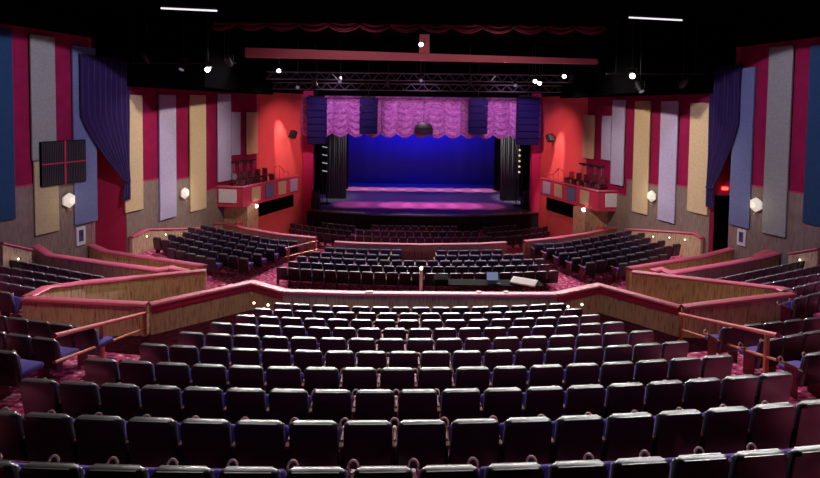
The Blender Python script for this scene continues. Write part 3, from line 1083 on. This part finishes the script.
for side in (-1, 1):
    s = SIDEN[side]
    A, Bp, Cp, zf, zt, box_root = opera_box(side)
    d = (Cp - Bp); d.z = 0; L = d.length; d.normalize(); out = Vector((side * abs(d.y), abs(d.x), 0))
    # tiers so the rear chairs stand higher
    DW = 1.0 if side < 0 else .70
    for r_ in range(2):
        zz = zf + .38 * r_
        if r_:
            q0 = Bp + d * .45 + out * DW * (.25 + .55 * r_); q1 = Bp + d * (L * .66) + out * DW * (.25 + .55 * r_)
            q2 = q1 + out * .85 * DW; q3 = q0 + out * .85 * DW
            b = MB(); b.prism([(q.x, q.y) for q in (q0, q1, q2, q3)], zf, zz)
            b.build('riser', M['fascia'], box_root)
        for k in range(5):
            q = Bp + d * (.75 + .72 * k) + out * DW * (.50 + .56 * r_)
            ang = math.atan2(d.y, d.x) + (PI / 2 if side > 0 else -PI / 2) + PI / 2 * side * 0
            # chairs look towards the stage
            box_chair(q.x, q.y, zz, -side * -.45, s)
    # tall dark table at the back of the box
    root = None
    q = Bp + d * 1.9 + out * 1.48 * DW
    zz = zf + .38
    root = thing('tall_table', (q.x, q.y, zz), 'long dark table on thin legs at the back of the %s opera box' % s, 'table')
    ang = math.atan2(d.y, d.x)
    b = MB(); b.box((q.x, q.y, zz + 1.55), (2.2, .20, .10), ang, .01, 1); b.build('tabletop', M['chair'], root)
    rot = Matrix.Rotation(ang, 3, 'Z')
    for dx in (-1.0, -.35, .35, 1.0):
        for dy in (-.07, .07):
            w = rot @ Vector((dx, dy, 0))
            b = MB(); b.tube([(q.x + w.x, q.y + w.y, zz), (q.x + w.x, q.y + w.y, zz + 1.51)], .018, 6); b.build('leg', M['chrome'], root)
    # curved rail at the stage end
    c0 = Bp + d * (L * .70) + out * .8 * DW 
    HZ = {0: 1.3, .6: 1.4, 1.1: .95, 1.6: .85}
    root = thing('stair_rail', (c0.x, c0.y, zf), 'bent dark stair rail at the stage end of the %s opera box' % s, 'rail')
    b = MB(); b.tube([(c0.x + d.x * t, c0.y + d.y * t, zf + h) for t, h in HZ.items()], .03)
    b.build('rail', M['fascia'], root, True)
    for t in (0, .6, 1.1, 1.6):
        p = c0 + d * t
        hz = HZ[t]
        b = MB(); b.tube([(p.x, p.y, zf), (p.x, p.y, zf + hz)], .018); b.build('baluster', M['fascia'], root, True)
    # small bright downlight clipped under the box front
    q = Bp + d * (L * .17); q = q + Vector((-side * .22, -.08, 0))
    b = MB(); b.mi = 0; b.box((q.x, q.y, zt - 1.30), (.18, .18, .16), .3, .02, 1); b.mi = 1; b.sphere((q.x, q.y - .1, zt - 1.34), .055)
    tag(b.build('clip_light', [M['frame'], M['lens']]), 'small white clip light under the front of the %s opera box' % s, 'light')
    # dark passage under the box
    q0 = Bp + d * (L * .28) + out * .45; q1 = Bp + d * (L * 1.0) + out * .45
    b = MB(); b.prism([(p.x, p.y) for p in (q0, q1, q1 + out * .2, q0 + out * .2)], 1.9, zt - 1.22)
    struct(b.build('door_%d' % (2 if side < 0 else 3), M['black']))
    q0 = Bp + d * (L * .02) + out * .5
    b = MB(); b.prism([(p.x, p.y) for p in (q0, q1 + out * .05, q1 + out * .25, q0 + out * .2)], 0, 1.9)
    struct(b.build('wall_%s_lower' % s, M['redwall']))

# ------------------------------------------------------------------ hung loudspeakers
def line_array(px0, px1, y0, y1, Y, n, label, m='speaker'):
    a, c = atY(px0, y0, Y), atY(px1, y1, Y)
    w = c.x - a.x; h = a.z - c.z; cx = (a.x + c.x) / 2
    root = thing('line_array', (cx, Y, c.z), label, 'loudspeaker', 'hanging line arrays')
    for i in range(n):
        z = a.z - h * (i + .5) / n
        b = MB(); b.box((cx, Y + .28, z), (w, .55, h / n * .93), Matrix.Rotation(R(2 * i), 3, 'X'), .025, 2)
        b.box((cx, Y - .005 + .0, z - h / n * .46), (w * .96, .03, .02))
        b.build('cabinet', M[m], root)
    b = MB(); b.box((cx, Y + .25, a.z + .07), (w * .8, .5, .08)); b.tube([(cx, Y + .25, a.z + .1), (cx, Y + .25, 13.02)], .025)
    b.build('rigging', M['metal'], root)


line_array(307, 325.5, 97, 144, 35.9, 7, 'large blue-lit line array hanging left of the stage opening')
line_array(518, 539, 97, 145, 35.9, 7, 'large violet-lit line array hanging right of the stage opening')
line_array(359.5, 377, 98, 134, 35.8, 5, 'smaller dark line array in front of the left part of the purple valance')
line_array(469.5, 487.5, 99, 134, 35.8, 5, 'smaller dark line array in front of the right part of the purple valance')
# round-topped cluster in the middle of the valance
q0, q1 = atY(415, 122, 36.2), atY(432.5, 134, 36.2)
root = thing('speaker_cluster', ((q0.x + q1.x) / 2, 36.2, q1.z), 'round-topped dark cluster hanging at the middle of the valance', 'loudspeaker')
cx = (q0.x + q1.x) / 2; w = q1.x - q0.x; h = q0.z - q1.z
b = MB()
for k in range(5):
    x = cx - w / 2 + w * (k + .5) / 5
    b.box((x, 36.25 + .04 * abs(k - 2), q1.z + h * .25), (w / 5 * .92, .4, h * .5), (2 - k) * .15, .02, 1)
b.build('cabinets', M['speaker_black'], root)
b = MB(); prof = []
rows = []
for j in range(7):
    a = PI / 2 * j / 6
    rows.append([(cx + math.cos(a) * w / 2 * math.cos(t), 36.3 + .3 * math.cos(a) * math.sin(t), q1.z + h * .5 + h * .5 * math.sin(a)) for t in [2 * PI * k / 20 for k in range(20)]])
b.grid(rows, True); b.build('domed_top', M['grille'], root, True)
b = MB(); b.tube([(cx, 36.3, q1.z + h * .95), (cx, 36.3, 13.02)], .02); b.build('hanger', M['metal'], root)
# small wall loudspeakers on the splay walls
for px, py, s in ((293, 134.5, 'left'), (550, 138, 'right')):
    p = atY(px, py, 34.6 if s == 'left' else 35.0)
    root = thing('wall_loudspeaker', (p.x, p.y, p.z - .3), 'small black loudspeaker on the orange %s splay wall' % s, 'loudspeaker')
    b = MB(); b.box(p, (.42, .4, .55), Matrix.Rotation(-.5 if s == 'left' else .5, 3, 'Z') @ Matrix.Rotation(R(-28), 3, 'X'), .03, 2)
    b.build('cabinet', M['speaker_black'], root)
    w = Vector((-.3 if s == 'left' else .35, .9, .1))
    b = MB(); b.tube([p, p + w], .03); b.build('bracket', M['metal'], root)

# ------------------------------------------------------------------ stage furniture
def tower(px, y0, y1, Y, label, n, m):
    a, c = atY(px, y0, Y), atY(px, y1, Y)
    root = thing('light_tower', (a.x, Y, ZS), label, 'light tower')
    b = MB(); b.tube([(a.x - .2, Y, ZS), (a.x - .2, Y, a.z + .3)], .035); b.tube([(a.x + .2, Y, ZS), (a.x + .2, Y, a.z + .3)], .035)
    b.box((a.x, Y, ZS + .03), (.8, .8, .06)); b.build('mast', M['metal'], root)
    for i in range(n):
        z = a.z + (c.z - a.z) * i / (n - 1)
        b = MB(); b.box((a.x, Y - .05, z), (.42 if n == 4 else .16, .10, .07 if n == 4 else .12), Matrix.Rotation(.18, 3, 'Y'), .02, 1); b.build('lamp_bar', M[m], root)


M['lamp_bar'] = mat('lamp_bar_white', (.8, .8, .85), 0.4, 0.5, emit=(.85, .9, 1), estr=.3)
M['lamp_bar_warm'] = mat('lamp_bar_warm', (.8, .7, .5), 0.4, 0.5, emit=(1, .8, .5), estr=.8)
tower(325, 147, 171, 39.0, 'tower of four white lamp bars at the left of the stage', 4, 'lamp_bar')
tower(519.5, 150, 172, 39.0, 'tower of small warm lamps at the right of the stage', 5, 'lamp_bar_warm')
for px, s in ((315, 'left'), (527, 'right')):
    p = atZ(px, 209.5, ZS)
    root = thing('stage_loudspeaker', (p.x, p.y + .3, ZS), 'black loudspeaker stack on the %s corner of the stage' % s, 'loudspeaker')
    b = MB(); b.box((p.x, p.y + .35, ZS + .42), (.62, .6, .82), None, .03, 2); b.build('subwoofer', M['speaker_black'], root)
    b = MB(); b.box((p.x, p.y + .35, ZS + 1.13), (.5, .5, .58), None, .03, 2); b.build('cabinet', M['speaker_black'], root)

# ------------------------------------------------------------------ overhead: ceiling, bulkheads, trusses
b = MB(); b.box((.5, 26, 13.15), (36, 54, .3)); struct(b.build('ceiling', M['black']))
for side, x0, x1 in ((-1, -17, -9.6), (1, 10.6, 18)):
    b = MB(); b.box(((x0 + x1) / 2, 30.2, 11.4), (x1 - x0, 14.6, 3.2)); struct(b.build('ceiling_bulkhead', M['black']))
# red beam with short upright
Yb = 27.0
root = thing('ceiling_beam', tuple(atY(421, 60, Yb)), 'long red-lit beam with a short upright above the trusses', 'beam')
q = [atY(245, 47.5, Yb), atY(598, 59, Yb), atY(598, 64, Yb), atY(245, 57, Yb)]
b = MB()
v0 = [b.bm.verts.new(p) for p in q]; v1 = [b.bm.verts.new(p + Vector((0, .35, 0))) for p in q]
b.bm.faces.new(v0); b.bm.faces.new(v1[::-1])
for i in range(4): b.bm.faces.new((v0[i], v0[(i + 1) % 4], v1[(i + 1) % 4], v1[i]))
b.build('beam', M['redbeam'], root)
q = [atY(420, 27, Yb), atY(429.5, 27, Yb), atY(429.5, 54, Yb), atY(419, 54, Yb)]
b = MB()
v0 = [b.bm.verts.new(p) for p in q]; v1 = [b.bm.verts.new(p + Vector((0, .3, 0))) for p in q]
b.bm.faces.new(v0); b.bm.faces.new(v1[::-1])
for i in range(4): b.bm.faces.new((v0[i], v0[(i + 1) % 4], v1[(i + 1) % 4], v1[i]))
b.build('upright', M['redbeam'], root)


def truss(px0, px1, y0, y1, Y, label, n):
    a, c = atY(px0, y0, Y), atY(px1, y0, Y); zt = (a.z + c.z) / 2; zb = zt - (atY(410, y0, Y).z - atY(410, y1, Y).z)
    root = thing('lighting_truss', ((a.x + c.x) / 2, Y, zb), label, 'truss')
    for z in (zt, zb):
        for dy in (0, .4):
            b = MB(); b.tube([(a.x, Y + dy, z), (c.x, Y + dy, z)], .032, 6); b.build('chord', M['alu'], root, True)
    b = MB(); L = (c.x - a.x) / n
    for i in range(n):
        x = a.x + L * i
        for dy in (0, .4):
            b.tube([(x, Y + dy, zb), (x + L / 2, Y + dy, zt)], .014, 5); b.tube([(x + L / 2, Y + dy, zt), (x + L, Y + dy, zb)], .014, 5)
        b.tube([(x, Y, zb), (x, Y + .4, zb)], .014, 5); b.tube([(x + L / 2, Y, zt), (x + L / 2, Y + .4, zt)], .014, 5)
    b.build('lattice', M['alu'], root)
    b = MB()
    for t in (.1, .5, .9):
        x = a.x + (c.x - a.x) * t
        b.tube([(x, Y + .2, zt), (x, Y + .2, 13.02)], .02, 6)
    b.build('suspension', M['metal'], root)


truss(266, 574, 73.5, 80.5, 31.0, 'upper lighting truss of the two across the stage front', 26)
truss(272, 562, 84, 90.5, 33.5, 'lower lighting truss just above the purple valance', 24)
for side, px0, px1 in ((-1, 122, 236), (1, 606, 705)):
    Y = 22.0
    a, c = atY(px0, 63 if side < 0 else 74, Y), atY(px1, 63 if side < 0 else 74, Y)
    root = thing('lighting_bar', ((a.x + c.x) / 2, Y, a.z), 'black lighting bar hung before the %s bulkhead' % SIDEN[side], 'lighting bar')
    b = MB(); b.tube([a, c], .03, 6); b.build('pipe', M['metal'], root, True)
    for t in (.1, .9):
        p = a.lerp(c, t); b = MB(); b.tube([p, (p.x, p.y, 13.02)], .015, 6); b.build('hanger', M['metal'], root)


def stage_light(px, py, Y, target, label, lit=True, lens='lens', first={}):
    p = atY(px, py, Y)
    root = thing('stage_light', tuple(p), label, 'stage light', 'stage lights on the bars and trusses')
    d = (Vector(target) - p).normalized()
    rot = d.to_track_quat('Y', 'Z').to_matrix()
    def add(mesh_fn, name, m, sm=True):
        mb = MB(); mesh_fn(mb)
        bmesh.ops.rotate(mb.bm, cent=(0, 0, 0), matrix=rot, verts=mb.bm.verts[:])
        bmesh.ops.translate(mb.bm, vec=p, verts=mb.bm.verts[:])
        return mb.build(name, m, root, sm)
    add(lambda mb: mb.tube([(0, -.38, 0), (0, -.3, 0), (0, 0, 0), (0, .12, 0), (0, .2, 0)], [.05, .11, .12, .13, .135], 12), 'housing', M['metal'])
    add(lambda mb: mb.tube([(0, .201, 0), (0, .215, 0)], [.11, .09], 12), 'lens', M[lens] if lit else M['coldlens'])
    mb = MB(); mb.tube([p + Vector((-.2, 0, 0)), p + Vector((-.2, 0, .3)), p + Vector((.2, 0, .3)), p + Vector((.2, 0, 0))], .015, 6)
    mb.tube([p + Vector((0, 0, .3)), (p.x, p.y, 13.02)], .018, 6)
    mb.build('yoke', M['metal'], root)
    return p


AUD = (0, 6, 4)
lamps = [(208, 69, 22.0, 'bright stage light at the right end of the left bar', True, 'lens'),
         (279, 70.5, 29, 'bright stage light below the left end of the red beam', True, 'lens'),
         (564, 76, 29, 'bright stage light below the right end of the red beam', True, 'lens'),
         (632, 75.5, 22.0, 'bright stage light at the left end of the right bar', True, 'lens'),
         (535, 81, 30.5, 'left one of a bright pair above the right line array', True, 'lens'),
         (539.5, 83, 30.4, 'right one of a bright pair above the right line array', True, 'lens'),
         (421, 44, 26.5, 'stage light on the short upright of the red beam', True, 'lens'),
         (147, 59, 21.8, 'dim stage light at the left end of the left bar', False, ''),
         (183, 66, 21.8, 'dim stage light in the middle of the left bar', False, ''),
         (229, 62, 21.8, 'dim stage light at the far right of the left bar', False, ''),
         (298, 86, 30.8, 'round unlit stage light above the left line array', False, ''),
         (315, 83, 30.8, 'unlit stage light next to the round one above the left line array', False, ''),
         (340, 80, 30.8, 'unlit stage light left of the left small line array', False, ''),
         (388, 84, 30.8, 'unlit stage light left of the truss middle', False, ''),
         (421, 79, 30.8, 'unlit stage light at the truss middle', False, ''),
         (470, 82, 30.8, 'unlit stage light right of the truss middle', False, ''),
         (515, 84, 30.8, 'unlit stage light above the right line array', False, ''),
         (571, 80, 30.8, 'unlit stage light at the right end of the upper truss', False, ''),
         (640, 88, 22.0, 'dim stage light low on the right bar', False, ''),
         (683, 84, 22.0, 'dim stage light at the right end of the right bar', False, '')]
for i, (px, py, Y, lab, lit, ln) in enumerate(lamps):
    stage_light(px, py, Y, (0 + (px - 410) * .02, 5, 6.5) if lit else ((px - 410) * .05, 38 if i % 2 else 16, 2), lab, lit, ln or 'lens')

# linear ceiling fittings
for (x0, y0, x1, y1), Y, lab in (((161, 8.2, 217, 10.8), 17.0, 'long thin ceiling light at upper left'), ((629, 17.5, 682, 20.2), 19.0, 'long thin ceiling light at upper right')):
    a, c = atY(x0, y0, Y), atY(x1, y1, Y)
    root = thing('ceiling_light', tuple((a + c) / 2), lab, 'ceiling light')
    b = MB(); b.tube([a, c], .03, 8); b.build('tube', M['tubelight'], root, True)
    b = MB(); up = Vector((0, 0, .09)); b.tube([a + up, c + up], .06, 6)
    for t in (.15, .85):
        p = a.lerp(c, t); b.tube([p + up, (p.x, p.y, 13.0)], .015, 6)
    b.build('housing', M['metal'], root)

# ------------------------------------------------------------------ things at the mixing position
zt_ = 2.0
def table(px0, px1, Y, label):
    a, c = atY(px0, 284, Y), atY(px1, 284, Y)
    cx = (a.x + c.x) / 2; w = c.x - a.x
    root = thing('control_table', (cx, Y, ZO), label, 'table')
    b = MB(); b.box((cx, Y, zt_ - .03), (w, .7, .06), None, .01, 1); b.build('tabletop', M['table'], root)
    for dx in (-1, 1):
        for dy in (-.28, .28):
            b = MB(); b.box((cx + dx * (w / 2 - .08), Y + dy, (ZO + zt_ - .06) / 2), (.05, .05, zt_ - .06 - ZO)); b.build('leg', M['metal'], root)
    return cx, w


YT = 19.3
cx, w = table(434, 541, YT, 'dark control table behind the rearmost orchestra row')
p = atZ(441, 279, zt_)
b = MB(); b.box((atY(441, 280, YT).x, YT, zt_ + .12), (.55, .5, .2), Matrix.Rotation(R(12), 3, 'X'), .03, 2)
for i in range(6): b.box((atY(441, 280, YT).x - .2 + .08 * i, YT - .02, zt_ + .235), (.03, .3, .02), Matrix.Rotation(R(12), 3, 'X'))
tag(b.build('mixing_console', M['table']), 'dark mixing console at the left end of the control table', 'console')
x = atY(493, 280, YT).x
root = thing('laptop', (x, YT, zt_), 'open laptop with bluish screen on the control table', 'laptop')
b = MB(); b.box((x, YT - .08, zt_ + .014), (.5, .32, .024), None, .006, 1); b.build('keyboard_base', M['metal'], root)
b = MB(); b.box((x, YT + .16, zt_ + .2), (.5, .02, .36), Matrix.Rotation(R(-14), 3, 'X'), .006, 1); b.build('lid', M['metal'], root)
b = MB(); b.box((x, YT + .145, zt_ + .2), (.45, .012, .31), Matrix.Rotation(R(-14), 3, 'X')); b.build('screen', M['screen'], root)
x = atY(523.5, 283, YT).x
b = MB(); b.box((x, YT - .03, zt_ + .06), (.98, .66, .06), Matrix.Rotation(R(3), 3, 'X') @ Matrix.Rotation(-.42, 3, 'Z'), .012, 2)
tag(b.build('covered_console', M['paper']), 'white sheet-covered console at the right end of the control table', 'console')
# white post with lamp at the head of the centre aisle
a = atY(421, 287, 18.9)
root = thing('aisle_post', (a.x, 18.9, ZO), 'white post with a small lamp at the middle of the long parapet', 'post')
zt2 = atY(421, 267, 18.9).z
b = MB(); b.box((a.x, 18.9, (ZO + zt2 - .1) / 2), (.12, .12, zt2 - .1 - ZO), None, .01, 1); b.build('post', M['paper'], root)
b = MB(); b.sphere((a.x, 18.9, zt2 - .04), .065); b.build('lamp', M['dot'], root, True)
for px, py, lab in ((370, 288.3, 'folded white paper lying on the middle parapet cap, left of the aisle post'),
                    (478, 289.5, 'small white paper lying on the middle parapet cap below the control table'),
                    (505, 289.8, 'small white note lying on the middle parapet cap below the laptop')):
    p = atZ(px, py, ZC)
    y = atZ(px, 292.5, ZC).y
    b = MB(); b.box((p.x, y + .04, ZC + .012), (.22 if px < 400 else .13, .12, .02), .1, .003, 1)
    tag(b.build('paper', M['paper']), lab, 'paper')

# step lights
def steplight(p, label, group=None):
    root = thing('step_light', tuple(p), label, 'light', group)
    b = MB(); b.box(p + Vector((0, .03, 0)), (.11, .05, .09), None, .01, 1); b.build('housing', M['metal'], root)
    b = MB(); b.sphere(p, .038, 1, .7, 1); b.build('lamp', M['dot'], root, True)


for px, py, Y, lab in ((254, 303, 14.75, 'left step light of the pair beside the left end of the central block'),
                       (268, 305, 14.2, 'right step light of the pair beside the left end of the central block'),
                       (568, 306.5, 14.2, 'left step light of the pair beside the right end of the central block'),
                       (582, 304.5, 14.75, 'right step light of the pair beside the right end of the central block')):
    steplight(atY(px, py, Y), lab)
for px, py in ((140, 235.6), (159, 233.7), (176, 232.7)):
    steplight(onwall(px, py, -1) + Vector((.42, -.14, 0)), 'small step light at the foot of the far left wall', 'step lights along the far left wall')
for px, py in ((628, 233), (644.5, 235), (659.6, 236), (676, 237), (691.6, 239)):
    steplight(onwall(px, py, 1) + Vector((-.42, -.14, 0)), 'small step light at the foot of the far right wall', 'step lights along the far right wall')
steplight(onwall(10, 255.5, -1) + Vector((.64, -.4, 0)), 'step light on the pale parapet against the near left wall')
steplight(onwall(808, 257, 1) + Vector((-.64, -.4, 0)), 'step light on the pale parapet against the near right wall')

# ------------------------------------------------------------------ light
w = bpy.data.worlds.new('world'); scene.world = w; w.use_nodes = True
w.node_tree.nodes['Background'].inputs[0].default_value = (.5, .32, .42, 1)
w.node_tree.nodes['Background'].inputs[1].default_value = .006

# stage: blue cloth wash, pink and violet floor washes
for x in (-4.5, -1, 2.4, 6):
    spot('cyc_wash', (x, 44.0, 12.3), (x * .8 + .2, YB, 4.6), (.02, .03, 1.0), 1700, 66, .8, .2)
for x in (-5.2, -3.4, -1.6, .2, 2.0, 3.8, 5.6, 7.2):
    spot('rear_pink', (x, 46.8, 12.0), (x, 46.6, ZS), (1, .28, .50), 7000, 15, .6, .1)
for x in (-4.8, -3.0, -1.2, .6, 2.4, 4.2, 6.0):
    spot('front_pink', (x, 39.2, 12.0), (x + .2, 38.9, ZS), (1, .14, .48), 7500 if -3 < x < 5 else 3000, 18, .7, .1)
for x in (-5, 0, 5):
    spot('stage_violet', (x, 42, 12.2), (x, 42.5, ZS), (.22, .10, 1), 700, 60, .8, .2)
# leg curtains
spot('leg_light', (-3, 38.5, 11), (-6.2, 41.4, 3.5), (.9, .92, 1), 900, 34, .8)
spot('leg_light', (5, 38.5, 11), (8.6, 41.4, 4.5), (1, .95, .9), 2600, 34, .8)
# valance, violet
for x in (-5, .8, 6.5):
    spot('valance_wash', (x, 31.2, 10.6), (x, YP, 8.4), (.95, .42, 1), 900, 75, .8)
spot('array_wash', (10.4, 31.2, 10.6), (9.4, 36, 8.2), (.25, .15, 1), 260, 40, .8)
# splay walls red / orange
for side, T in ((-1, (-9.2, 35.0, 6.2)), (1, (10.3, 34.6, 6.2))):
    spot('splay_red', (side * 3.0 + .8, 29.5, 10.9), T, (1, .40, .44), 3000, 42, .9)
    spot('splay_scallop', (T[0] - side * .6, T[1] - 1.4, 10.2), (T[0] + side * .05, T[1] + .2, 5.6), (1, .70, .58), 3200, 24, .6)
    spot('box_wash', (side * 2.0 + .8, 27.0, 11.0), (side * 9.2 + .8, 31.5, 4.0), (1, .52, .55), 1900, 40, .9)
# side walls
for side in (-1, 1):
    spot('wall_wash_far', (side * 4 + .5, 21.5, 12.0), (wallx(side, 26.0), 26.0, 6.3), (1, .84, .78), 3800, 58, .9, .2)
    spot('wall_wash_near', (side * 5.5 + .3, 14.5, 11.9), (wallx(side, 19.0), 19.0, 4.4), (.80, .70, 1), 2600, 66, .08, .06)
    spot('wall_wash_soft', (side * 4.5 + .3, 13.5, 9.6), (wallx(side, 19.4), 19.4, 8.0), (.8, .75, .9), 220, 56, .9, .2)
# house: front-of-house lamps on the trusses towards the seats, ceiling downlights, and added rim spots
for x in (-9.0, -6.6, -4.2, -1.8, .6, 3.0, 5.4, 7.8, 10.0):
    spot('house_front', (x, 27.5, 11.6), (x * .75, 8.2, 4.0), (1, .93, .92), 5000, 52, .8, .25)
for x in (-8.5, -5.5, -2.5, .5, 3.5, 6.5, 9.5):
    spot('orchestra_front', (x, 33.2, 10.9), (x * 1.05, 21.8, 1.8), (1, .86, .87), 3400, 62, .8, .25)
for x in (-4, .8, 5.6):
    spot('pit_front', (x, 36.2, 9.9), (x * 1.2, 31.5, .8), (1, .80, .82), 2000, 60, .8, .2)
for side in (-1, 1):
    spot('terrace_front', (side * 6.0 + .3, 26.5, 11.6), (side * 11.5, 15.5, 3.2), (1, .88, .87), 6000, 36, .8, .2)
    spot('side_front', (side * 4.5 + .3, 31.5, 11.6), (side * 10.5, 24.0, 2), (1, .82, .84), 2600, 42, .8, .2)
for x in (-10.5, -7.5, -4, 0.3, 5, 8.5, 11):
    spot('house_rear', (x * .82, 8.6, 12.8), (x, 13.9, 2.6), (1, .82, .64), 640 if x < 8 else 140, 37, .8, .2)
for x, e in ((-6.5, 150), (4, 450), (7, 850), (9.5, 1000), (11.5, 1000)):
    spot('rim_fill', (x, 14.8, 12.5), (x * .42, 6.2, 4.2), (1, .95, .95), e, 48, .8, .2)  # unseen spots added to whiten the seat rims, mostly on the right
for x in (-4, 1.0, 5.5):
    spot('house_down_rear', (x, 11, 12.8), (x, 9, 4), (1, .86, .9), 220, 90, .8, .2)
spot('beam_light', (-3, 23.0, 10.0), (-3, 27, 12.1), (1, .62, .66), 260, 120, .6, .1)
spot('beam_light', (4, 23.0, 10.0), (4, 27, 12.1), (1, .62, .66), 260, 120, .6, .1)
